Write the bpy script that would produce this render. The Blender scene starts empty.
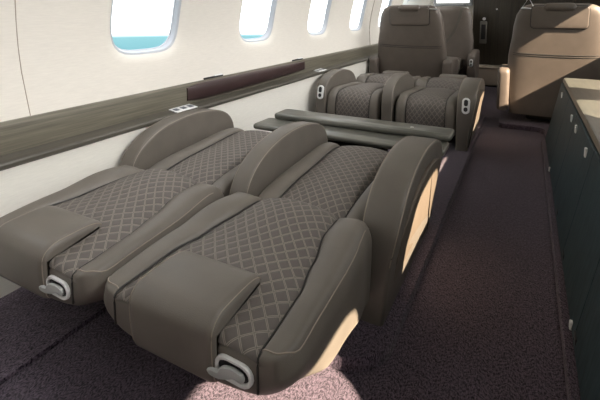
import bpy, bmesh, math, random
from mathutils import Vector, Matrix
random.seed(4)
S = bpy.context.scene
COL = S.collection
PI = math.pi

# ------------------------------------------------------------------ materials
def newmat(name):
    m = bpy.data.materials.new(name); m.use_nodes = True
    nt = m.node_tree; b = nt.nodes['Principled BSDF']
    return m, nt, b
def nd(nt, typ, **kw):
    n = nt.nodes.new(typ)
    for k, v in kw.items():
        if k == 'inp':
            for i, x in v.items(): n.inputs[i].default_value = x
        else: setattr(n, k, v)
    return n
def ln(nt, a, b): nt.links.new(a, b)
def math_n(nt, op, a, b=None, c=None):
    n = nt.nodes.new('ShaderNodeMath'); n.operation = op
    for i, x in enumerate((a, b, c)):
        if x is None: continue
        if isinstance(x, (int, float)): n.inputs[i].default_value = x
        else: ln(nt, x, n.inputs[i])
    return n.outputs[0]
def rgba(c): return (c[0], c[1], c[2], 1)

def leather(name, c, rough=.45, bump=.12, spec=.5):
    m, nt, b = newmat(name)
    tc = nd(nt, 'ShaderNodeTexCoord')
    n1 = nd(nt, 'ShaderNodeTexNoise', inp={'Scale': 9.0, 'Detail': 4.0})
    n2 = nd(nt, 'ShaderNodeTexVoronoi', inp={'Scale': 420.0})
    ln(nt, tc.outputs['Object'], n1.inputs['Vector']); ln(nt, tc.outputs['Object'], n2.inputs['Vector'])
    cr = nd(nt, 'ShaderNodeValToRGB')
    cr.color_ramp.elements[0].position = .3; cr.color_ramp.elements[1].position = .75
    cr.color_ramp.elements[0].color = rgba([x*.9 for x in c]); cr.color_ramp.elements[1].color = rgba([x*1.08 for x in c])
    ln(nt, n1.outputs['Fac'], cr.inputs[0]); ln(nt, cr.outputs[0], b.inputs['Base Color'])
    bp = nd(nt, 'ShaderNodeBump', inp={'Strength': bump, 'Distance': .002})
    ln(nt, n2.outputs['Distance'], bp.inputs['Height']); ln(nt, bp.outputs[0], b.inputs['Normal'])
    b.inputs['Roughness'].default_value = rough; b.inputs['Specular IOR Level'].default_value = spec
    return m

def quilt(name, c, stitch):
    m, nt, b = newmat(name)
    uv = nd(nt, 'ShaderNodeUVMap'); uv.uv_map = 'UVMap'
    sp = nd(nt, 'ShaderNodeSeparateXYZ'); ln(nt, uv.outputs[0], sp.inputs[0])
    x, y = sp.outputs[0], sp.outputs[1]
    # two diagonal families of stitched lines (uv in metres)
    def fam(a, bb):
        s = math_n(nt, 'ADD', math_n(nt, 'MULTIPLY', x, a), math_n(nt, 'MULTIPLY', y, bb))
        return math_n(nt, 'PINGPONG', s, .5)
    p1 = fam(24.0, 19.0); p2 = fam(-24.0, 19.0)
    d = math_n(nt, 'MINIMUM', p1, p2)
    mr = nd(nt, 'ShaderNodeMapRange', interpolation_type='SMOOTHERSTEP', inp={'From Min': 0.0, 'From Max': .34})
    ln(nt, d, mr.inputs['Value'])
    bp = nd(nt, 'ShaderNodeBump', inp={'Strength': .32, 'Distance': .006})
    ln(nt, mr.outputs[0], bp.inputs['Height']); ln(nt, bp.outputs[0], b.inputs['Normal'])
    # twin rows of thread on either side of every quilting groove
    t = math_n(nt, 'SUBTRACT', d, .05)
    msk = math_n(nt, 'LESS_THAN', math_n(nt, 'ABSOLUTE', t), .028)
    n1 = nd(nt, 'ShaderNodeTexNoise', inp={'Scale': 14.0, 'Detail': 3.0})
    tc = nd(nt, 'ShaderNodeTexCoord'); ln(nt, tc.outputs['Object'], n1.inputs['Vector'])
    cr = nd(nt, 'ShaderNodeValToRGB')
    cr.color_ramp.elements[0].color = rgba([v*.85 for v in c]); cr.color_ramp.elements[1].color = rgba([v*1.12 for v in c])
    ln(nt, n1.outputs['Fac'], cr.inputs[0])
    mx = nd(nt, 'ShaderNodeMix', data_type='RGBA')
    ln(nt, msk, mx.inputs[0]); ln(nt, cr.outputs[0], mx.inputs[6]); mx.inputs[7].default_value = rgba(stitch)
    ln(nt, mx.outputs[2], b.inputs['Base Color'])
    b.inputs['Roughness'].default_value = .62; b.inputs['Specular IOR Level'].default_value = .35
    return m

def wood(name, c1, c2, scale=(60, 3, 60), rough=.35, spec=.5):
    m, nt, b = newmat(name)
    tc = nd(nt, 'ShaderNodeTexCoord'); mp = nd(nt, 'ShaderNodeMapping'); mp.inputs['Scale'].default_value = scale
    ln(nt, tc.outputs['Object'], mp.inputs[0])
    n = nd(nt, 'ShaderNodeTexNoise', inp={'Scale': 1.0, 'Detail': 8.0, 'Roughness': .65, 'Distortion': .5})
    ln(nt, mp.outputs[0], n.inputs['Vector'])
    cr = nd(nt, 'ShaderNodeValToRGB')
    cr.color_ramp.elements[0].position = .32; cr.color_ramp.elements[1].position = .7
    cr.color_ramp.elements[0].color = rgba(c1); cr.color_ramp.elements[1].color = rgba(c2)
    ln(nt, n.outputs['Fac'], cr.inputs[0]); ln(nt, cr.outputs[0], b.inputs['Base Color'])
    b.inputs['Roughness'].default_value = rough; b.inputs['Specular IOR Level'].default_value = spec
    return m

def carpet_mat(name, c1, c2):
    m, nt, b = newmat(name)
    tc = nd(nt, 'ShaderNodeTexCoord')
    sp = nd(nt, 'ShaderNodeSeparateXYZ'); ln(nt, tc.outputs['Object'], sp.inputs[0])
    x, y = sp.outputs[0], sp.outputs[1]
    # herringbone: rows run along y, slant flips from row to row
    row = math_n(nt, 'PINGPONG', math_n(nt, 'MULTIPLY', x, 24.0), 1.0)
    s = math_n(nt, 'ADD', math_n(nt, 'MULTIPLY', y, 60.0), math_n(nt, 'MULTIPLY', row, 2.2))
    n0 = nd(nt, 'ShaderNodeTexNoise', inp={'Scale': 60.0, 'Detail': 3.0}); ln(nt, tc.outputs['Object'], n0.inputs['Vector'])
    s = math_n(nt, 'ADD', s, math_n(nt, 'MULTIPLY', n0.outputs['Fac'], 3.2))
    hb = math_n(nt, 'PINGPONG', s, .5)
    n1 = nd(nt, 'ShaderNodeTexNoise', inp={'Scale': 1.0, 'Detail': 3.0, 'Roughness': .75})
    mp = nd(nt, 'ShaderNodeMapping'); mp.inputs['Scale'].default_value = (260, 75, 100); mp.inputs['Rotation'].default_value = (0, 0, math.radians(24))
    ln(nt, tc.outputs['Object'], mp.inputs[0]); ln(nt, mp.outputs[0], n1.inputs['Vector'])
    f = math_n(nt, 'ADD', math_n(nt, 'MULTIPLY', hb, .36), math_n(nt, 'MULTIPLY', n1.outputs['Fac'], .95))
    cr = nd(nt, 'ShaderNodeValToRGB')
    cr.color_ramp.elements[0].position = .42; cr.color_ramp.elements[1].position = .73
    cr.color_ramp.elements[0].color = rgba(c1); cr.color_ramp.elements[1].color = rgba(c2)
    ln(nt, f, cr.inputs[0]); ln(nt, cr.outputs[0], b.inputs['Base Color'])
    bp = nd(nt, 'ShaderNodeBump', inp={'Strength': .7, 'Distance': .006})
    ln(nt, f, bp.inputs['Height']); ln(nt, bp.outputs[0], b.inputs['Normal'])
    b.inputs['Roughness'].default_value = .95; b.inputs['Specular IOR Level'].default_value = .1
    b.inputs['Sheen Weight'].default_value = .15
    return m

def fabric_wall(name, c):
    m, nt, b = newmat(name)
    tc = nd(nt, 'ShaderNodeTexCoord'); mp = nd(nt, 'ShaderNodeMapping'); mp.inputs['Scale'].default_value = (30, 16, 170)
    ln(nt, tc.outputs['Object'], mp.inputs[0])
    n = nd(nt, 'ShaderNodeTexNoise', inp={'Scale': 1.0, 'Detail': 5.0, 'Roughness': .7}); ln(nt, mp.outputs[0], n.inputs['Vector'])
    cr = nd(nt, 'ShaderNodeValToRGB')
    cr.color_ramp.elements[0].position = .25; cr.color_ramp.elements[1].position = .75
    cr.color_ramp.elements[0].color = rgba([v*.93 for v in c]); cr.color_ramp.elements[1].color = rgba([min(v*1.05, 1) for v in c])
    ln(nt, n.outputs['Fac'], cr.inputs[0]); ln(nt, cr.outputs[0], b.inputs['Base Color'])
    b.inputs['Roughness'].default_value = .8; b.inputs['Specular IOR Level'].default_value = .2
    return m

def plain(name, c, rough=.5, metal=0, spec=.5, noise=.06):
    m, nt, b = newmat(name)
    tc = nd(nt, 'ShaderNodeTexCoord')
    n = nd(nt, 'ShaderNodeTexNoise', inp={'Scale': 25.0, 'Detail': 3.0}); ln(nt, tc.outputs['Object'], n.inputs['Vector'])
    cr = nd(nt, 'ShaderNodeValToRGB')
    cr.color_ramp.elements[0].color = rgba([v*(1-noise) for v in c]); cr.color_ramp.elements[1].color = rgba([min(1, v*(1+noise)) for v in c])
    ln(nt, n.outputs['Fac'], cr.inputs[0]); ln(nt, cr.outputs[0], b.inputs['Base Color'])
    b.inputs['Roughness'].default_value = rough; b.inputs['Metallic'].default_value = metal
    b.inputs['Specular IOR Level'].default_value = spec
    return m

def emit(name, c, s):
    m, nt, b = newmat(name)
    b.inputs['Base Color'].default_value = rgba(c); b.inputs['Emission Color'].default_value = rgba(c)
    b.inputs['Emission Strength'].default_value = s
    return m

def glass_mat():
    m = bpy.data.materials.new('window_glass'); m.use_nodes = True
    nt = m.node_tree; nt.nodes.clear()
    o = nd(nt, 'ShaderNodeOutputMaterial'); t = nd(nt, 'ShaderNodeBsdfTransparent'); g = nd(nt, 'ShaderNodeBsdfGlossy')
    g.inputs['Roughness'].default_value = .03; t.inputs[0].default_value = (.97, .985, .99, 1)
    mx = nd(nt, 'ShaderNodeMixShader')
    mx.inputs[0].default_value = .03; ln(nt, t.outputs[0], mx.inputs[1]); ln(nt, g.outputs[0], mx.inputs[2])
    ln(nt, mx.outputs[0], o.inputs[0])
    return m

LEA = (.124, .109, .092)
M = dict(
    leather=leather('taupe_leather', LEA),
    leather_dark=leather('dark_taupe_leather', [v*.75 for v in LEA]),
    leather_tan=leather('tan_leather', (.115, .092, .070), rough=.5),
    seat_leather=leather('seatback_leather', (.116, .095, .080), rough=.48),
    quilt=quilt('quilted_leather', (.104, .091, .083), (.225, .200, .172)),
    piping=plain('dark_piping', (.02, .018, .016), .6),
    seam=plain('pale_seam', (.26, .22, .18), .6),
    shroud=plain('black_shroud', (.012, .011, .011), .7),
    chrome=plain('brushed_chrome', (.72, .72, .73), .28, 1.0),
    satin=plain('satin_silver', (.74, .74, .74), .35, .1),
    slot=plain('black_recess', (.01, .01, .012), .5),
    ledge=wood('grey_brown_veneer', (.085, .077, .058), (.185, .17, .13), (40, 2.2, 90), .32),
    shelf=wood('shaded_grey_brown_veneer', (.050, .045, .037), (.105, .096, .078), (40, 2.2, 90), .32),  # ledge veneer darkened in colour to imitate the shelf's darker reflection
    table=wood('grey_green_veneer', (.060, .063, .055), (.19, .185, .16), (2.2, 55, 60), .3),
    cab=wood('dark_teal_veneer', (.014, .027, .033), (.042, .066, .076), (60, 60, 2.4), .5, .15),
    cabtop=wood('pale_grey_veneer', (.07, .075, .068), (.12, .118, .10), (40, 3, 40), .3),
    door=wood('dark_walnut_veneer', (.018, .015, .010), (.052, .043, .03), (50, 50, 2.0), .3),
    carpet=carpet_mat('aubergine_carpet', (.007, .005, .010), (.148, .114, .152)),
    wall=fabric_wall('cream_wall_fabric', (.73, .695, .635)),
    lower=fabric_wall('ivory_lower_panel', (.80, .78, .715)),
    ceil=plain('ceiling_panel', (.78, .74, .68), .7),
    lip=plain('window_lip', (.8, .75, .67), .6),
    wframe=plain('grey_window_frame', (.46, .48, .52), .35),
    glass=glass_mat(),
    pocket=leather('oxblood_leather', (.040, .022, .022), rough=.35),
    beige=plain('beige_panel', (.40, .34, .28), .6),
    tongue=plain('grey_tongue', (.42, .43, .42), .35, .2),
    steel=plain('dark_steel', (.20, .19, .17), .35, .7),
    socket=plain('grey_socket', (.10, .11, .13), .4),
    fill_glow=emit('fill_diffuser', (1, .95, .86), 3.0),  # glow of the added fill fixtures
    bright_pane=emit('glowing_white_pane', (1, .99, .94), 1.6),
)

# ------------------------------------------------------------------ mesh helpers
def link(name, bm, mat, parent=None, smooth=True, loc=None, uv=None, auto=40):
    me = bpy.data.meshes.new(name)
    if smooth:
        for f in bm.faces: f.smooth = True
    bmesh.ops.recalc_face_normals(bm, faces=bm.faces[:])
    if auto is not None:
        for e in bm.edges:
            if len(e.link_faces) == 2 and e.calc_face_angle(0) > math.radians(auto): e.smooth = False
    bm.to_mesh(me); bm.free()
    for m in (mat if isinstance(mat, (list, tuple)) else [mat]): me.materials.append(m)
    o = bpy.data.objects.new(name, me); COL.objects.link(o)
    if parent: o.parent = parent
    if loc: o.location = loc
    return o
def tag(o, label=None, cat=None, group=None, kind=None):
    if label: o['label'] = label
    if cat: o['category'] = cat
    if group: o['group'] = group
    if kind: o['kind'] = kind
    return o
def empty(name, loc=(0, 0, 0), rz=0):
    o = bpy.data.objects.new(name, None); COL.objects.link(o)
    o.location = loc; o.rotation_euler = (0, 0, rz); o.empty_display_size = .1
    return o
def struct(name, bm, mat, parent=None, **k):
    o = link(name, bm, mat, parent, **k)
    if parent is None: o['kind'] = 'structure'
    return o
def box_bm(c, s, bev=.006, seg=3, rot=None, bm=None):
    own = bm is None
    b2 = bmesh.new()
    bmesh.ops.create_cube(b2, size=1)
    for v in b2.verts: v.co = Vector((v.co.x*s[0], v.co.y*s[1], v.co.z*s[2]))
    if bev: bmesh.ops.bevel(b2, geom=b2.edges[:], offset=min(bev, min(s)*.49), segments=seg, profile=.5, affect='EDGES')
    for v in b2.verts:
        if rot: v.co = rot @ v.co
        v.co += Vector(c)
    if own: return b2
    me = bpy.data.meshes.new('t'); b2.to_mesh(me); b2.free(); bm.from_mesh(me); bpy.data.meshes.remove(me)
    return bm
def loft(bm, rings, closed=True, cap=True):
    vr = [[bm.verts.new(p) for p in r] for r in rings]
    n = len(vr[0])
    for a, b in zip(vr, vr[1:]):
        for i in range(n if closed else n-1):
            j = (i+1) % n
            try: bm.faces.new((a[i], a[j], b[j], b[i]))
            except ValueError: pass
    if cap and closed:
        bm.faces.new(vr[0][::-1]); bm.faces.new(vr[-1])
    return vr
def tube_bm(pts, r, seg=6, bm=None, closed=False):
    bm = bm or bmesh.new()
    pts = [Vector(p) for p in pts]; n = len(pts); rings = []
    up = Vector((0, 0, 1))
    for i, p in enumerate(pts):
        if closed: t = pts[(i+1) % n] - pts[i-1]
        else: t = pts[min(i+1, n-1)] - pts[max(i-1, 0)]
        t.normalize()
        a = t.cross(up)
        if a.length < .05: a = t.cross(Vector((0, 1, 0)))
        a.normalize(); b = t.cross(a)
        rings.append([p + r*(math.cos(2*PI*k/seg)*a + math.sin(2*PI*k/seg)*b) for k in range(seg)])
    if closed: loft(bm, rings + [rings[0]], True, False)
    else: loft(bm, rings)
    return bm
def catmull(P, n):
    out = []
    P = [Vector(p) for p in P]
    for i in range(len(P)-1):
        p0 = P[max(i-1, 0)]; p1 = P[i]; p2 = P[i+1]; p3 = P[min(i+2, len(P)-1)]
        for k in range(n):
            t = k/n
            out.append(.5*((2*p1)+(p2-p0)*t+(2*p0-5*p1+4*p2-p3)*t*t+(3*p1-p0-3*p2+p3)*t**3))
    out.append(P[-1]); return out
def lerp_table(T, x):
    if x <= T[0][0]: return T[0][1]
    for (a, va), (b, vb) in zip(T, T[1:]):
        if x <= b:
            t = (x-a)/(b-a); t = t*t*(3-2*t)
            return va+(vb-va)*t
    return T[-1][1]
def inset_poly(P, d):
    # P: closed list of 2d points counter-clockwise, moved inwards by d
    n = len(P); out = []
    for i in range(n):
        a = Vector(P[i-1]); b = Vector(P[i]); c = Vector(P[(i+1) % n])
        e1 = (b-a).normalized(); e2 = (c-b).normalized()
        n1 = Vector((-e1.y, e1.x)); n2 = Vector((-e2.y, e2.x))
        m = (n1+n2)
        k = m.length_squared
        m = m*(2/k) if k > .2 else n1
        out.append(b+m*d*.999)
    return out
def slab_bm(P, w, r=.012, bm=None, x0=0, steps=4):
    """closed 2d profile P=(y,z) ccw, extruded along x by w about x0 with rounded edges"""
    bm = bm or bmesh.new(); rings = []
    for k in range(steps+1):
        a = PI/2*k/steps
        rings.append((-w/2+r*(1-math.sin(a)), r*(1-math.cos(a))))
    rings = [(x, r*0+d) for x, d in rings]
    seq = [(-w/2+r*(1-math.cos(PI/2*k/steps)), r*(1-math.sin(PI/2*k/steps))) for k in range(steps+1)]
    seq += [(-x, d) for x, d in seq[::-1]]
    R = []
    for x, d in seq:
        Q = inset_poly(P, d) if d > 1e-6 else [Vector(p) for p in P]
        R.append([(x0+x, q[0], q[1]) for q in Q])
    loft(bm, R)
    return bm
def rrect(w, h, r, n=6):
    pts = []
    for cx, cy, a0 in ((w/2-r, h/2-r, 0), (-w/2+r, h/2-r, PI/2), (-w/2+r, -h/2+r, PI), (w/2-r, -h/2+r, 1.5*PI)):
        for k in range(n+1):
            a = a0+PI/2*k/n; pts.append((cx+r*math.cos(a), cy+r*math.sin(a)))
    return pts

# ------------------------------------------------------------------ padded seat surfaces
NQ, NB = 14, 4
def padded(name_core, stations, parent, quilt_mat, leather_mat, core_name, drop=0):
    """stations: dict(o=(y,z), a=angle of the surface normal about x, W, Q, H bolster height, C crown, T thickness, s arc length).
    Makes the leather body and the quilted centre panel as two meshes plus dark piping along both seams."""
    half = []
    body = bmesh.new(); qb = bmesh.new()
    uvl = qb.loops.layers.uv.new('UVMap')
    rings_b = []; rings_q = []; pip = [[], []]; tops = []
    for st in stations:
        y0, z0 = st['o']; ca, sa = math.cos(st['a']), math.sin(st['a'])
        def P(x, h): return (x, y0+h*sa, z0+h*ca)
        W, Q, H, C, T = st['W'], st['Q'], st['H'], st['C'], st['T']
        q = []
        for k in range(NQ+1):
            u = -1+2*k/NQ
            dip = .010*abs(u)**14
            q.append((Q*u, C*(1-u*u)-dip))
        rings_q.append([P(x, h) for x, h in q])
        B = W-Q; sh = min(.028, .22*T); tk = st.get('tk', 1)
        ctl = [(Q, -.012), (Q+.10*B, H*.45), (Q+.42*B, H), (Q+.78*B, H*.72), (W-.004, -sh), (W, -sh-.25*(T-sh)), (W-.016*tk, -T+min(.058, .36*T)*tk), (W-.070*tk, -T+min(.009, .08*T)*tk), (W*.45, -T-.004)]
        pr = [(p.x, p.y) for p in catmull([(x, h, 0) for x, h in ctl], NB)]
        ring = pr + [(-x, h) for x, h in pr[::-1]]
        # under the quilt panel: sunk body surface
        under = [(Q*(-1+2*k/6), -.012+max(C-.012, 0)*(1-(-1+2*k/6)**2)*.5-.004) for k in range(1, 6)]
        ring = ring + under
        rings_b.append([P(x, h) for x, h in ring]); tops.append([P(x, h) for x, h in pr[:16]])
        pip[0].append(P(-Q, -.004)); pip[1].append(P(Q, -.004))
    loft(body, rings_b)
    vr = [[qb.verts.new(p) for p in r] for r in rings_q]
    for i in range(len(vr)-1):
        for k in range(NQ):
            f = qb.faces.new((vr[i][k], vr[i][k+1], vr[i+1][k+1], vr[i+1][k]))
            cs = [(i, k), (i, k+1), (i+1, k+1), (i+1, k)]
            for lp, (a, b) in zip(f.loops, cs):
                st = stations[a]
                lp[uvl].uv = (.17*(-1+2*b/NQ)*(.5+.5*st['Q']/.17), st['s'])
    b = link(core_name, body, leather_mat, parent, auto=70)
    qo = link('quilted_panel', qb, quilt_mat, b, auto=None)
    pb = bmesh.new()
    for pl in pip:
        if drop:
            x, y, z = pl[0]
            pl = [(x, y-.0005, z-drop+drop*k/6) for k in range(6)] + pl
        tube_bm(pl, .0032, 6, pb)
    link('piping', pb, M['piping'], b)
    if drop:
        # pale seam along the outer shoulder of each bolster and across its end
        for sx in (-1, 1):
            pl = catmull([t[14] for t in tops[::-1]][2:-6:3] + [tops[4][12], tops[3][10], tops[3][7], tops[3][4], tops[3][1]], 3)
            link('bolster_seam', tube_bm([(sx*p[0], p[1], p[2]+.0006) for i, p in enumerate(pl)], .0020, 5), M['seam'], b)
    return b

def backrest_stations():
    out = []; L = .70
    ys = [0, .003, .008, .016, .028, .045, .062] + [.062+(L-.062)*k/26 for k in range(1, 27)]
    s = 0; prev = None
    for y in ys:
        r = .065
        e = 1-math.sqrt(max(0, 1-(1-min(y, r)/r)**2))          # 1 at the very end, 0 inside
        e2 = 1-math.sqrt(max(0, 1-(1-min(y, .03)/.03)**2))
        W = lerp_table([(0, .314), (.42, .314), (.60, .292), (.645, .285), (.665, .262), (.70, .258)], y) - .050*e
        Q = lerp_table([(0, .232), (.2, .226), (.34, .200), (.5, .170), (.70, .160)], y)
        Q = min(Q, W-.008)
        top = lerp_table([(0, .418), (.3, .432), (.50, .448), (.60, .446), (.67, .415), (.70, .375)], y) - .016*e2
        H = lerp_table([(0, .004), (.2, .012), (.5, .026), (.7, .010)], y)*(1-.8*e2)
        C = lerp_table([(0, .008), (.3, .026), (.55, .040), (.7, .030)], y)*(1-.9*e2)
        bot = lerp_table([(0, .290), (.3, .236), (.7, .165)], y) + .022*e2
        if prev is not None: s += math.hypot(y-prev[0], top-prev[1])
        prev = (y, top)
        out.append(dict(o=(y-L, top), a=0, W=W, Q=Q, H=H, C=C, T=top-bot, s=s, tk=lerp_table([(.03, 1), (.22, .32)], y)))
    return out
def cushion_stations():
    # path: rear gap -> top -> rounded front -> down the front face
    pts = [(-.01, .385), (.06, .408), (.2, .425), (.4, .436), (.56, .446), (.66, .444), (.725, .428), (.768, .395), (.788, .345), (.794, .29), (.792, .235), (.785, .20)]
    P = catmull([(a, b, 0) for a, b in pts], 4)
    out = []; s = 0
    for i, p in enumerate(P):
        t = P[min(i+1, len(P)-1)]-P[max(i-1, 0)]
        a = math.atan2(-t.y, t.x)         # rotate the normal forwards as the path dips
        if i: s += (p-P[i-1]).length
        u = i/(len(P)-1)
        endf = 1 if i < len(P)-2 else .6
        out.append(dict(o=(p.x, p.y), a=a, W=.255, Q=lerp_table([(0, .15), (.6, .162), (1, .162)], u), H=.014*endf, C=.02*endf, T=.075, s=s+.9))
    return out

def stadium(w, h, n=10):
    r = h/2; pts = []
    for k in range(n+1): a = -PI/2+PI*k/n; pts.append((w/2-r+r*math.cos(a), r*math.sin(a)))
    for k in range(n+1): a = PI/2+PI*k/n; pts.append((-w/2+r+r*math.cos(a), r*math.sin(a)))
    return pts

ARM = [(-.035, .03), (.795, .03), (.812, .20), (.818, .33), (.812, .415), (.785, .485), (.725, .538), (.63, .570), (.52, .587), (.40, .592), (.28, .582), (.17, .558), (.085, .522), (.02, .472), (-.018, .415), (-.034, .35), (-.038, .28)]
def smooth_arm():
    keep = [(p[0], p[1]) for p in ARM]
    c = catmull([(a, b, 0) for a, b in keep[1:]], 4)
    return [keep[0]] + [(p.x, p.y) for p in c]
ARMP = smooth_arm()

def make_armrest(parent, x, w=.10, panel=0, plate=True, floor=.04):
    P = [(a, max(b, floor)) for a, b in ARMP]
    def flare(bm):
        # the aisle side leans outwards from the floor up
        if panel:
            for v in bm.verts:
                t = max(0, min(1, (v.co.z-.10)/.40)); t = t*t*(3-2*t)
                k = max(0, min(1.3, (panel*(v.co.x-x)+w/2)/w))
                v.co.x += panel*.055*t*k
        return bm
    o = link('armrest', flare(slab_bm(P, w, .014, None, x)), M['leather'], parent, auto=50)
    # pale seam running round both edges
    sb = bmesh.new()
    for sx in (-1, 1):
        tube_bm([(x+sx*(w/2-.003), p[0], p[1]) for p in inset_poly(P, .0045)[2:]], .0017, 5, sb)
    link('edge_seam', flare(sb), M['seam'], o)
    if not plate: return o
    # control plate on the front nose
    x += panel*.025; ang = math.radians(12)
    R = Matrix.Rotation(ang, 3, 'X')
    pl = bmesh.new(); st = stadium(.130, .060)
    def T(u, v, d): return Vector((x, .809, .425)) + R @ Vector((v, d, u))
    loft(pl, [[T(u*k, v*k, d) for u, v in st] for k, d in ((1, -.006), (1, .010), (.94, .014))])
    pp = link('control_plate', pl, M['satin'], o)
    kb = bmesh.new()
    for cu, sc in ((.024, .5), (-.028, .34)):
        st2 = stadium(.075*sc*1.4, .03)
        loft(kb, [[T(cu+u, v, d) for u, v in st2] for d in (.008, .0155)])
    link('control_button', kb, M['slot'], pp)
    x -= panel*.025
    if panel:
        Q = [(q.x+.012, q.y-.012) for q in inset_poly(P, .082)]
        pb = slab_bm(Q, .010, .004, None, x+panel*(w/2-.001))
        link('side_panel', flare(pb), M['leather_tan'], o, auto=50)['label'] = 'tan leather panel on the aisle side'
    return o

def make_recliner(name, loc, rz, arms):
    root = empty(name, loc, rz)
    back = padded('b', backrest_stations(), root, M['quilt'], M['leather'], 'backrest', .078)
    # headrest pad folded over the end of the backrest
    hb = bmesh.new()
    prof = [(-.50, .428), (-.50, .446), (-.515, .462), (-.56, .472), (-.66, .470), (-.695, .460), (-.718, .436), (-.722, .40), (-.720, .35), (-.713, .307), (-.700, .293), (-.685, .296), (-.680, .32), (-.680, .40)]
    prof = [(p.x, p.y) for p in catmull([(a, b, 0) for a, b in prof], 3)]
    slab_bm(prof, .284, .024, hb, -.020, 5)
    pad = link('headrest', hb, M['leather'], back, auto=60)
    q = inset_poly(prof, .006)
    for sx in (-1, 1):
        link('headrest_seam', tube_bm([(-.020+sx*.135, p[0], p[1]) for p in q[4:34]], .0015, 5), M['seam'], pad)
    # harness belt guide on the end face
    gx, gz, gy = .168, .352, -.7005
    g = bmesh.new(); n = 0
    st = stadium(.108, .058, 8)
    R = Matrix.Rotation(math.radians(3), 3, 'Y')
    def T(u, v, d): return Vector((gx, gy, gz)) + R @ Vector((u, -d, v))
    out = [(1, -.004), (1, .004), (.97, .008), (.88, .009), (.82, .007), (.80, .002), (.80, -.004)]
    def sc(p, k): return (p[0]-math.copysign(.054*(1-k)*min(1, abs(p[0])/.03), p[0]) if abs(p[0]) > 1e-5 else 0, p[1]*(1-(1-k)*1.55))
    loft(g, [[T(*sc(p, k), d) for p in st] for k, d in out], True, False)
    fr = link('belt_guide', g, M['satin'], back, auto=50)
    g = bmesh.new(); loft(g, [[T(u*.84, v*.72, d) for u, v in st] for d in (-.002, .003)])
    link('guide_recess', g, M['slot'], fr)
    g = bmesh.new()
    tong = [(.030, .008), (.036, -.004), (.030, -.013), (.008, -.012), (-.012, -.020), (-.038, -.026), (-.062, -.022), (-.070, -.013), (-.062, -.007), (-.042, -.009), (-.034, .004), (-.022, .012), (.012, .012)]
    tong = [(p.x, p.y) for p in catmull([(a, b, 0) for a, b in tong+tong[:1]], 3)][:-1]
    def off(u): return .005+max(0, -u-.0)*.16
    loft(g, [[T(u*k*.92+.002, v*k*.9+.002, off(u)+d) for u, v in tong] for k, d in ((.94, 0), (1, .003), (1, .007), (.92, .010))])
    link('belt_tongue', g, M['tongue'], fr, auto=50)
    # cushion and the dark shroud it rides on
    padded('c', cushion_stations(), root, M['quilt'], M['leather'], 'seat_cushion')
    link('seat_pan', box_bm((0, .36, .275), (.46, .66, .15), .03), M['shroud'], root)
    link('pedestal', box_bm((0, .34, .130), (.38, .60, .17), .02), M['shroud'], root)
    for x, w, panel, plate in arms: make_armrest(root, x, w, panel, plate)
    return root

# ------------------------------------------------------------------ shell
PL = .05                                              # raised plinth height
XW, XR = -1.83, .95
Y0, Y1 = -1.6, 7.62
def grid_bm(pts_rows):
    bm = bmesh.new(); loft(bm, pts_rows, False, False); return bm
def floor_poly(poly, z, depth, rl=.010):
    bm = bmesh.new()
    n = len(poly)
    rings = []
    for d, zz in ((0, z-depth), (0, z-rl*.6), (rl*.3, z-rl*.15), (rl, z)):
        q = inset_poly(poly, d) if d else [Vector(p) for p in poly]
        rings.append([(p[0], p[1], zz) for p in q])
    vr = loft(bm, rings, True, False); bm.faces.new(vr[-1])
    return bm
bm = bmesh.new(); bm.faces.new([bm.verts.new(p) for p in ((-2.1, Y0-.1, 0), (1.1, Y0-.1, 0), (1.1, Y1+.3, 0), (-2.1, Y1+.3, 0))])
struct('floor', bm, M['carpet'])
def arc(cx, cy, r, a0, a1, n=8): return [(cx+r*math.cos(math.radians(a0+(a1-a0)*k/n)), cy+r*math.sin(math.radians(a0+(a1-a0)*k/n))) for k in range(n+1)]
# left plinth (ccw): wall strip alongside the open area, then the seat plinth with a rounded corner
tag(struct('trim_7', floor_poly([(-1.86, Y0), (-1.412, Y0), (-1.412, 1.30), (-1.86, 1.30)], .016, .016, .005), M['carpet']), 'slightly raised carpet strip along the left wall')
ply = [(-1.86, 1.20)] + arc(-.355-.16, 1.20+.16, .16, -90, 0) + [(-.355, 5.0), (-.9, 5.4), (-.9, Y1), (-1.86, Y1)]
tag(struct('trim_1', floor_poly(ply, PL, .05), M['carpet']), 'raised carpeted plinth under the left seats')
ply = [(.24, 4.28), (1.0, 4.28), (1.0, 6.4), (-.21, 6.4), (-.21, 4.80)] + arc(-.15, 4.78, .06, 180, 270) + [(.10, 4.72)] + arc(.10, 4.62, .10, 90, 0) + [(.20, 4.28)]
tag(struct('trim_2', floor_poly(ply, PL, .05), M['carpet']), 'raised carpeted plinth under the right seat')
tag(struct('trim_3', floor_poly([(.165, 1.12), (.30, 1.12), (.30, 4.27), (.165, 4.27)], .05, .05, .012), M['carpet']), 'carpeted kick strip along the cabinet foot')

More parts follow.
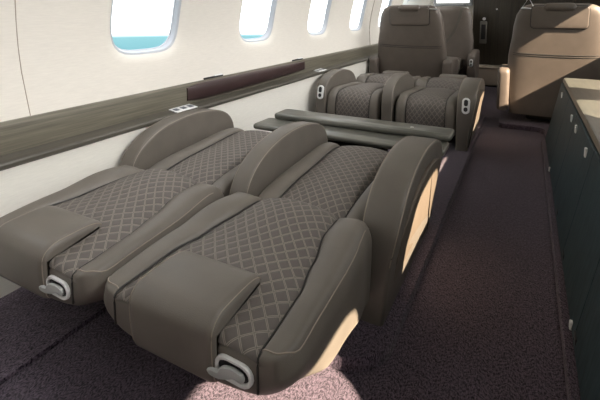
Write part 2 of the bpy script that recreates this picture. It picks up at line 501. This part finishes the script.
def wx(z):                                            # left lining: bulges out at window height and closes in overhead
    T = [(0, -1.835), (.72, -1.885), (.9, -1.897), (1.0, -1.895), (1.1, -1.882), (1.2, -1.862), (1.3, -1.838), (1.4, -1.81), (1.5, -1.778), (1.6, -1.742), (1.7, -1.70), (1.9, -1.60), (2.05, -1.45)]
    for (a, va), (b, vb) in zip(T, T[1:]):
        if z <= b: return va+(vb-va)*(z-a)/(b-a)
    return T[-1][1]
def ring_sample(y0, y1, z0, z1, n=10):
    pts = []
    for k in range(n): pts.append((y0+(y1-y0)*k/n, z0))
    for k in range(n): pts.append((y1, z0+(z1-z0)*k/n))
    for k in range(n): pts.append((y1-(y1-y0)*k/n, z1))
    for k in range(n): pts.append((y0, z1-(z1-z0)*k/n))
    return pts
def sup(cy, cz, hw, hh, p, e=4.0):
    dy, dz = (p[0]-cy), (p[1]-cz)
    a = abs(dy/hw)**e + abs(dz/hh)**e
    k = a**(-1/e)
    return (cy+dy*k, cz+dz*k)
def lining(name, cells, zlo, zhi, xf, out, hw, hh, cz, wall_mat, wname0):
    """one lining with window openings; windows become structures of their own"""
    bm = bmesh.new()
    for ci, (ya, yb, yc, oz, ohh, hw) in enumerate(cells):
        outer = ring_sample(ya, yb, zlo, zhi, 12)
        if yc is None:
            for i in range(12):
                za = zlo+(zhi-zlo)*i/12; zb = zlo+(zhi-zlo)*(i+1)/12
                bm.faces.new([bm.verts.new(p) for p in ((xf(za), ya, za), (xf(za), yb, za), (xf(zb), yb, zb), (xf(zb), ya, zb))])
            continue
        rings = []
        # big soft mould around the opening, sinking outwards
        lipw = 1.25
        inner = [sup(yc, oz, hw*lipw, ohh*1.22, p) for p in outer]
        mid = [sup(yc, oz, hw*1.12, ohh*1.10, p) for p in outer]
        core = [sup(yc, oz, hw*1.04, ohh*1.035, p) for p in outer]
        for t in (0, .25, .5, .75, 1):
            rings.append([(xf(b[1]+(a[1]-b[1])*t), b[0]+(a[0]-b[0])*t, b[1]+(a[1]-b[1])*t) for a, b in zip(inner, outer)])
        rings.append([(xf(p[1])+out*.006, p[0], p[1]) for p in mid])
        rings.append([(xf(p[1])+out*.022, p[0], p[1]) for p in core])
        loft(bm, rings, True, False)
        # window: grey reveal + pane
        w = empty('%s%d' % (wname0, ci+1), (xf(oz), yc, oz)); w['kind'] = 'structure'
        fb = bmesh.new(); rr = []
        for k, d in ((1.045, .020), (1.0, .024), (.975, .036), (.965, .050), (.945, .052), (.94, .058)):
            rr.append([(xf(p[1])+out*d-xf(oz), p[0]-yc, p[1]-oz) for p in [sup(yc, oz, hw*k, ohh*k, q) for q in outer]])
        loft(fb, rr, True, False)
        link('window_frame', fb, M['wframe'], w)
        pb = bmesh.new(); pb.faces.new([pb.verts.new((xf(p[1])+out*.055-xf(oz), p[0]-yc, p[1]-oz)) for p in [sup(yc, oz, hw*.95, ohh*.95, q) for q in outer]])
        link('window_pane', pb, M['glass'], w)
    bmesh.ops.remove_doubles(bm, verts=bm.verts[:], dist=.0004)
    return struct(name, bm, wall_mat, auto=60)

P = 1.13; c0 = 1.755
cells = []
for k in range(-2, 6):
    yc = c0+P*k
    cells.append((yc-P/2, yc+P/2, yc, 1.205, .262, .238))
ya = cells[0][0]; yb = cells[-1][1]
cells = [(Y0, ya, None, 0, 0, 0)] + cells if ya > Y0 else cells
if yb < Y1: cells.append((yb, Y1, None, 0, 0, 0))
lining('wall_left', cells, .715, 1.9, wx, -1, .228, .265, 1.22, M['wall'], 'window_')
# right lining
def wr(z):
    T = [(0, .95), (1.68, .95), (1.75, .88), (1.9, .75)]
    for (a, va), (b, vb) in zip(T, T[1:]):
        if z <= b: return va+(vb-va)*(z-a)/(b-a)
    return T[-1][1]
yr = [-.60, .43, 1.46, 2.72, 3.74, 4.70]
zr = [(1.2, .26, .31), (1.15, .20, .31), (1.17, .25, .29), (.98, .175, .30), (1.12, .30, .29), (1.31, .30, .38)]
cells = [(Y0, yr[0]-.53, None, 0, 0, 0)]
for i, (y, (oz, hh, hw_)) in enumerate(zip(yr, zr)):
    a = yr[i-1]/2+y/2 if i else y-.53
    b = y/2+yr[i+1]/2 if i < len(yr)-1 else y+.53
    cells.append((a, b, y, oz, hh, hw_))
cells.append((yr[-1]+.53, Y1, None, 0, 0, 0))
lining('wall_right', cells, .62, 1.9, wr, 1, .31, .245, 1.215, M['wall'], 'window_1')
struct('wall_right_lower', grid_bm([[(.95, Y0, 0), (.95, Y1, 0)], [(.95, Y0, .62), (.95, Y1, .62)]]), M['lower'])
# lower left lining under the ledge, back of the ledge
struct('wall_left_lower', grid_bm([[(XW-.005, Y0, 0), (XW-.005, Y1, 0)], [(-1.80, Y0, .56), (-1.80, Y1, .56)]]), M['lower'])
rows = []
for x, z in ((-1.60, 1.9), (-1.4, 1.99), (-.9, 2.04), (-.45, 2.05), (0, 2.04), (.5, 1.99), (.75, 1.9)):
    rows.append([(x, Y0, z), (x, Y1, z)])
struct('ceiling', grid_bm(rows), M['ceil'])
def endwall(y, x0, x1, z0, z1, name, mat):
    bm = bmesh.new(); box_bm(((x0+x1)/2, y, (z0+z1)/2), (x1-x0, .05, z1-z0), .004, 2, None, bm)
    return struct(name, bm, mat)
endwall(Y0-.03, -2.1, 1.1, 0, 2.15, 'wall_rear', M['wall'])
endwall(Y1+.03, -2.1, 1.1, 0, 2.15, 'wall_front', M['wall'])
# vertical panel joint on the lining
struct('trim_4', tube_bm([(wx(z)+.0005, 1.07-.09*(z-.72), z) for z in [.72+.1*k for k in range(12)]], .0022, 5), M['beige'])

struct('trim_6', tube_bm([(wx(z)+.0005, 5.62, z) for z in [.72+.1*k for k in range(12)]], .006, 5), M['beige'])
# ledge along the left wall
prof = [(-1.866, .56), (-1.864, .606), (-1.864, .700), (-1.868, .712), (-1.876, .722), (-1.90, .724), (-1.90, .552)]
bm = bmesh.new(); Y2 = Y1
loft(bm, [[(x, y, z) for x, z in prof] for y in (Y0, Y2)])
struct('trim_5', bm, M['ledge'], auto=25)
bm = bmesh.new(); prof = [(-1.792, .552), (-1.785, .557), (-1.784, .572), (-1.790, .579), (-1.860, .590), (-1.866, .588), (-1.866, .552)]
loft(bm, [[(x, y, z) for x, z in prof] for y in (Y0, Y2)])
tag(struct('trim_8', bm, M['shelf'], auto=25), 'narrow wood shelf with dark reflection painted in, under the ledge board')
tag(bpy.data.objects['trim_5'], 'grey brown wood ledge along the left wall')

# ------------------------------------------------------------------ recliners
YN, YF = 1.43, 4.40
XA, XB = -.723, -1.368
r1 = make_recliner('recliner_seat', (XA, YN, 0), 0, [(.275, .09, 1, 1)])
tag(r1, 'taupe quilted leather seat laid flat, nearest, beside the aisle', 'seat', 'reclined club seats')
r2 = make_recliner('recliner_seat', (XB, YN, 0), 0, [(-.348, .095, 0, 1), (.328, .090, 0, 0)])
tag(r2, 'taupe quilted leather seat laid flat, nearest, against the left wall', 'seat', 'reclined club seats')
r3 = make_recliner('recliner_seat', (-.722, YF, 0), PI, [(-.298, .09, -1, 1), (.320, .095, 0, 0)])
tag(r3, 'flat reclined quilted seat beyond the table, on the aisle side', 'seat', 'reclined club seats')
r4 = make_recliner('recliner_seat', (-1.372, YF, 0), PI, [(.303, .10, 0, 1)])
tag(r4, 'flat reclined quilted seat beyond the table, against the wall panel', 'seat', 'reclined club seats')

# ------------------------------------------------------------------ fold-out table
t = empty('folding_table', (-.91, 2.40, PL))
tag(t, 'grey wooden folding table lowered between the two pairs of flat seats', 'table')
def leaf(x0, x1, y0, y1, z, th, r, name):
    pts = [(x+(x0+x1)/2+.91, y+(y0+y1)/2-2.40) for x, y in rrect(x1-x0, y1-y0, r)]
    bm = bmesh.new(); R = []
    for d, zz in ((.008, z-th), (.001, z-th+.005), (0, z-th/2), (.001, z-.005), (.008, z)):
        R.append([(p[0], p[1], zz-PL) for p in inset_poly(pts, d)])
    loft(bm, R); return link(name, bm, M['table'], t, auto=50)
leaf(-1.50, -.345, 2.45, 2.635, .482, .034, .03, 'upper_leaf')
leaf(-1.55, -.350, 2.266, 2.48, .446, .03, .03, 'lower_leaf')
link('latch_button', box_bm((.33, .14, .4335), (.02, .012, .006), .002), M['satin'], t)
link('support_column', box_bm((-.05, .06, .185), (.5, .10, .37), .02), M['shroud'], t)

# ------------------------------------------------------------------ upright single seats
def make_upright(name, loc, rz, hs=1):
    root = empty(name, loc, rz)
    bm = bmesh.new(); R = []
    zs = [.10, .11, .14, .2, .3, .4, .5, .6, .7, .8, .9, 1.0, 1.06, 1.11, 1.15, 1.18, 1.20, 1.213, 1.22]
    def W(z): return 1.06*lerp_table([(.1, .37), (.45, .405), (.65, .40), (1.0, .365), (1.11, .345), (1.18, .31), (1.205, .275), (1.22, .22)], z)
    def yb(z): return -.12*max(0, (z-.35))/.85
    for z in zs:
        w = W(z); T = .085 if z < 1.15 else .085-.05*((z-1.15)/.07)**2
        ring = []
        for k in range(48):
            a = 2*PI*k/48; cx, cy = math.cos(a), math.sin(a)
            e = 2/5.0
            ring.append((w*math.copysign(abs(cx)**e, cx), yb(z)+.085+T*math.copysign(abs(cy)**(2/3.2), cy), z))
        R.append(ring)
    loft(bm, R)
    back = link('backrest', bm, M['seat_leather'], root, auto=60)
    tilt = math.atan2(.12, .85)
    Rm = Matrix.Rotation(tilt, 3, 'X')
    def T(u, v, d): return Vector((u, yb(1.08)-.002, 1.08)) + Rm @ Vector((u*0, -d, v)) 
    def plate(w, h, r, zc, d0, d1, name, mat, par):
        st = rrect(w, h, r, 5); b = bmesh.new(); R = []
        for k, d in ((0, d0), (0, d1*.6), (.003, d1*.9), (.010, d1)):
            R.append([T(u, v+zc-1.08, d) for u, v in inset_poly(st, k)])
        loft(b, R); return link(name, b, mat, par, auto=60)
    hp = plate(.47, .215, .035, 1.09, -.03, .012, 'headrest_panel', M['seat_leather'], back)
    st = rrect(.475, .22, .037, 5)
    link('panel_piping', tube_bm([T(u, v+.01, .0015) for u, v in st], .004, 6, None, True), M['piping'], hp)
    # neck roll over the top edge
    b = bmesh.new()
    rr = []
    for k in range(13):
        x = -.135+.27*k/12; e = abs(k-6)/6
        r = .040*(1-.75*e**10)
        rr.append([(x, yb(1.2)+.004+1.1*r*math.cos(a*PI/8), 1.186+r*math.sin(a*PI/8)) for a in range(16)])
    loft(b, rr); link('neck_roll', b, M['seat_leather'], back)
    # double seam across the lower back
    sb = bmesh.new()
    for z in (.705, .725):
        w = W(z)-.004
        tube_bm([(w*u, yb(z)+.085-.0855*(max(0, 1-abs(u)**5))**(1/3.2), z+.012*u*u) for u in [-.97+1.94*k/24 for k in range(25)]], .0035, 5, sb)
    link('back_seam', sb, M['piping'], back)
    # shoulder harness guide on the top corner, with its strap
    b = bmesh.new()
    tri = [(-.01, .0), (.10, -.005), (.045, .10)]
    tri = [(p.x, p.y) for p in catmull([(a, c, 0) for a, c in tri+tri[:1]], 1)][:-1]
    tube_bm([(hs*.265+u-.045, yb(1.2)+.012, 1.178+v) for u, v in tri], .012, 8, b, True)
    hg = link('harness_guide', b, M['satin'], back)
    b = bmesh.new()
    path = [(hs*.255, yb(1.2)+.065, 1.20), (hs*.24, yb(1.15)+.15, 1.19), (hs*.2, yb(1.0)+.182, 1.0), (hs*.12, yb(.8)+.182, .8), (-hs*.02, yb(.6)+.185, .6)]
    path = catmull(path, 5)
    loft(b, [[p+Vector((-.022, 0, 0)), p+Vector((.022, 0, 0)), p+Vector((.022, .004, 0)), p+Vector((-.022, .004, 0))] for p in path])
    link('harness_strap', b, M['leather_dark'], hg)
    # cushion, pan, pedestal
    b = bmesh.new(); R = []
    for y, k in ((.10, .9), (.13, 1), (.3, 1.02), (.5, 1.02), (.58, .98), (.61, .85)):
        R.append([(.30*k*u, y, .36+.10*k*v) for u, v in [(p[0], p[1]) for p in rrect(2, 2, .5, 5)]])
    loft(b, R); link('seat_cushion', b, M['leather'], root, auto=60)
    link('seat_pan', box_bm((0, .34, .19), (.56, .50, .14), .03), M['leather_dark'], root)
    link('pedestal', box_bm((0, .30, .085), (.46, .42, .09), .02), M['shroud'], root)
    for sx in (-1, 1):
        prof = [(-.075, .14), (.50, .14), (.53, .30), (.52, .47), (.48, .53), (.40, .56), (.10, .575), (.0, .575), (-.06, .57), (-.088, .545), (-.095, .50), (-.09, .35)]
        c = [(p.x, p.y) for p in catmull([(a, d, 0) for a, d in prof[1:]], 3)]
        a = link('armrest', slab_bm([prof[0]]+c, .11, .034, None, sx*.452), M['seat_leather'], root, auto=60)
        b = bmesh.new(); st = stadium(.11, .05)
        loft(b, [[(sx*.452+v*k, .528+d, .42+u*k) for u, v in st] for k, d in ((1, -.02), (1, .008), (.9, .012))])
        pp = link('control_plate', b, M['satin'], a)
        b = bmesh.new()
        for cu in (.022, -.024):
            loft(b, [[(sx*.452+v, .53+d, .42+cu+u) for u, v in stadium(.034, .022)] for d in (.004, .0125)])
        link('control_button', b, M['slot'], pp)
    return root
u1 = make_upright('upright_seat', (-1.265, 5.33, PL-.02), 0, 1)
tag(u1, 'upright taupe leather seat seen from behind, near the left wall', 'seat', 'upright single seats')
u2 = make_upright('upright_seat', (.265, 4.86, PL-.02), 0, -1)
tag(u2, 'upright leather seat with a diagonal band of sunlight across its back, beyond the side cabinet', 'seat', 'upright single seats')
u3 = make_upright('upright_seat', (-1.13, 7.02, PL-.02), PI, -1)
tag(u3, 'farthest upright leather seat facing the camera beside the dark door', 'seat', 'upright single seats')

# ------------------------------------------------------------------ right cabinet
FX0, FX1, CT = .182, .295, .62
def fx(z): return FX0+(FX1-FX0)*z/CT
cab = empty('side_cabinet', (.55, 1.4, 0))
tag(cab, 'long low dark teal wooden cabinet with pale top along the aisle', 'cabinet')
ox, oy = .55, 1.4
CE = 4.19; CB = 1.12
bm = bmesh.new()
prof = [(fx(.05)+.008, .05), (fx(.59)+.008, .59), (.935, .59), (.935, .05)]
loft(bm, [[(x-ox, y-oy, z) for x, z in prof] for y in (CB, CE-.004)])
link('carcass', bm, M['cab'], cab, auto=30)
bm = bmesh.new()
prof = [(fx(.592)-.002, .592), (fx(.615)-.004, .602), (fx(.62), .619), (.30+.01, .622), (.938, .622), (.938, .592)]
loft(bm, [[(x-ox, y-oy, z) for x, z in prof] for y in (CB, CE)])
link('worktop', bm, M['cabtop'], cab, auto=30)
edges = [4.186, 3.44, 2.89, 2.16, 1.60, 1.125]
latches = [3.85, 3.02, 2.75, 2.30, 1.42]
for i in range(len(edges)-1):
    a, b = edges[i+1]+.001, edges[i]-.001
    bm = bmesh.new(); R = []
    for d, ins in ((.010, 0), (-.004, 0), (-.008, .003)):
        z0, z1 = .075+ins, .583-ins
        R.append([(fx(z)+d-ox, y-oy, z) for y, z in ((a+ins, z0), (b-ins, z0), (b-ins, z1), (a+ins, z1))])
    loft(bm, R); dr = link('door', bm, M['cab'], cab, auto=30)
    y = latches[i]
    link('latch', box_bm((fx(.53)-.012-ox, y-oy, .53), (.012, .022, .045), .004), M['satin'], dr)
for y in (3.36, 1.67):
    link('floor_catch', box_bm((fx(.07)-.006-ox, y-oy, .085), (.014, .02, .03), .004), M['satin'], cab)
for y in (2.59, 2.13, 1.58):
    link('finger_recess', box_bm((fx(.08)-.003-ox, y-oy, .10), (.008, .05, .028), .003), M['slot'], cab)

# ------------------------------------------------------------------ ledge fittings
bm = bmesh.new(); R = []
for k in range(25):
    u = k/24; y = 2.015+1.6*u
    h = .054*(1-.28*u**3)*min(1, .75+4*u); bulge = .030*math.sin(PI*min(1, u*1.02+.0))**.6+.006
    zc = .658+.006*u
    R.append([(-1.864+.004+bulge*max(0, math.cos(a))**.7 if math.cos(a) > 0 else -1.866, y, zc+h*math.sin(a)) for a in [-PI/2+PI*j/10 for j in range(11)]]+[(-1.874, y, zc+h), (-1.874, y, zc-h)])
loft(bm, R)
tag(link('side_pocket', bm, M['pocket'], None, auto=60), 'long oxblood leather bolster on the wooden ledge below the windows', 'armrest pad')
def outlet(y, label):
    e = empty('outlet_plate', (-1.825, y, .5845)); e.rotation_euler = (0, math.radians(9), 0); tag(e, label, 'outlet', 'outlets on the ledge')
    link('plate', box_bm((0, 0, .003), (.070, .18, .006), .003), M['satin'], e)
    for k in (-.06, 0, .06): link('socket', box_bm((0, k, .0055), (.034, .035, .0035), .001), M['socket'], e)
outlet(1.94, 'silver outlet plate on the ledge shelf, above the near seats')
outlet(3.9, 'silver outlet plate on the ledge shelf, above the far seats')
def catch(y, label):
    e = empty('ledge_latch', (-1.886, y, .722)); tag(e, label, 'latch', 'latches on the ledge rim')
    link('latch_body', box_bm((0, 0, .006), (.022, .20, .012), .004), M['slot'], e)
    link('latch_lever', box_bm((.004, .05, .014), (.014, .09, .008), .003), M['satin'], e)
catch(2.30, 'black and silver latch on the ledge rim above the near half of the oxblood bolster')
catch(3.52, 'black and silver latch on the ledge rim at the far end of the oxblood bolster')

# ------------------------------------------------------------------ forward bulkhead
def b_panel(name, x0, x1, z0, z1, mat, dep=.05, y=Y1-.0):
    return box_bm(((x0+x1)/2, y-dep/2, (z0+z1)/2), (x1-x0, dep, z1-z0), .004)
d = struct('door_1', b_panel('', -.79, .93, 0.02, 1.98, M['door']), M['door'])
h = link('door_latch', box_bm((-.625, Y1-.055, .84), (.105, .02, .36), .01), M['steel'], d)
link('latch_recess', box_bm((-.625, Y1-.066, .85), (.066, .008, .24), .006), M['slot'], h)
link('latch_knob', tube_bm([(-.62, Y1-.06, 1.06), (-.62, Y1-.10, 1.06)], .024, 10), M['satin'], h)
link('door_stud', tube_bm([(-.441, Y1-.045, 1.215), (-.441, Y1-.075, 1.215)], .014, 10), M['chrome'], d)
w = empty('window_31', (-1.12, Y1-.02, 1.55)); w['kind'] = 'structure'
link('window_frame', box_bm((0, .0, 0), (.62, .03, .56), .02), M['wframe'], w)
link('window_pane', box_bm((0, -.016, 0), (.52, .008, .46), .003), M['bright_pane'], w)  # brightness put into the pane as glow, no opening behind it
b = empty('storage_box', (-.56, 7.42, 0)); tag(b, 'low beige box standing before the dark door at aisle end', 'storage box')
link('box_body', box_bm((0, 0, .15), (.50, .26, .26), .015), M['beige'], b)
link('box_lid', box_bm((0, 0, .30), (.52, .28, .04), .015), M['beige'], b)
link('box_plinth', box_bm((0, 0, .015), (.46, .22, .03), .004), M['shroud'], b)

# ------------------------------------------------------------------ added fill lights, sun and sky
def fill_light(x, y, ln_, power, tilt, label, spread=150):  # fill light added to brighten the cabin, its fixture made up
    e = empty('added_fill_light', (x, y, 1.955)); tag(e, label, 'light', 'added fill lights')
    link('housing', box_bm((0, 0, .015), (.16, ln_+.04, .03), .006), M['satin'], e)
    link('diffuser', box_bm((0, 0, -.004), (.13, ln_, .014), .005), M['fill_glow'], e)
    L = bpy.data.lights.new('fill_area_light', 'AREA'); L.shape = 'RECTANGLE'; L.size = .2; L.size_y = ln_
    L.energy = power; L.color = (1, .985, .97)
    o = bpy.data.objects.new('fill_area_light', L); COL.objects.link(o); o.location = (0, 0, -.03); o.parent = e; o.rotation_euler = (0, math.radians(tilt), 0); L.spread = math.radians(spread)
    return e
for i, y in enumerate((-.6, 1.2, 3.0, 4.8, 6.6)):
    fill_light(-1.30, y, 1.4, 4, 28, 'added long fill light above the left seats, number %s from the rear wall' % ('one', 'two', 'three', 'four', 'five')[i], 115)  # unseen, added to wash the left wall and seats

for i, y in enumerate((-.6, 1.2, 3.0, 4.8, 6.6)):
    fill_light(.52, y, 1.4, (9, 11.5, 11.5, 11, 9)[i], 62, 'added long fill light above the right wall, number %s from the rear wall' % ('one', 'two', 'three', 'four', 'five')[i], 72)  # unseen, added as side light on the left wall, narrowed off the aisle

sun = bpy.data.lights.new('sun', 'SUN'); sun.energy = 36; sun.angle = math.radians(.6); sun.color = (1, .80, .59)
so = bpy.data.objects.new('sun', sun); COL.objects.link(so)
so.rotation_euler = Vector((-1, .32, -.72)).to_track_quat('-Z', 'Y').to_euler()

W = bpy.data.worlds.new('sky'); S.world = W; W.use_nodes = True
nt = W.node_tree; bg = nt.nodes['Background']
tc = nd(nt, 'ShaderNodeTexCoord'); sp = nd(nt, 'ShaderNodeSeparateXYZ'); ln(nt, tc.outputs['Generated'], sp.inputs[0])
cr = nd(nt, 'ShaderNodeValToRGB')
el = cr.color_ramp.elements
el[0].position = 0; el[0].color = (.10, .20, .22, 1)
el[1].position = 1; el[1].color = (.80, .90, 1, 1)
for p, c in ((.460, (.12, .26, .29, 1)), (.473, (.15, .30, .325, 1)), (.478, (.97, .99, 1, 1)), (.6, (1, 1, 1, 1))):
    e = el.new(p); e.color = c
ln(nt, math_n(nt, 'MULTIPLY_ADD', sp.outputs[2], .5, .5), cr.inputs[0]); ln(nt, cr.outputs[0], bg.inputs[0])
bg.inputs[1].default_value = 2.6

# ------------------------------------------------------------------ camera
f, yc, pitch, yaw, H = 429.84, 58.88, 6.2244, 27.803, 1.17
cam = bpy.data.cameras.new('camera'); co = bpy.data.objects.new('camera', cam); COL.objects.link(co)
cam.sensor_width = 36; cam.sensor_fit = 'HORIZONTAL'; cam.lens = f/600*36
cam.shift_y = -(200-yc)/600; cam.clip_start = .02
co.location = (0, 0, H)
co.rotation_euler = (math.radians(90-pitch), 0, math.radians(yaw))
S.camera = co
S.view_settings.view_transform = 'Standard'; S.view_settings.look = 'None'
S.view_settings.exposure = 0; S.view_settings.gamma = 1
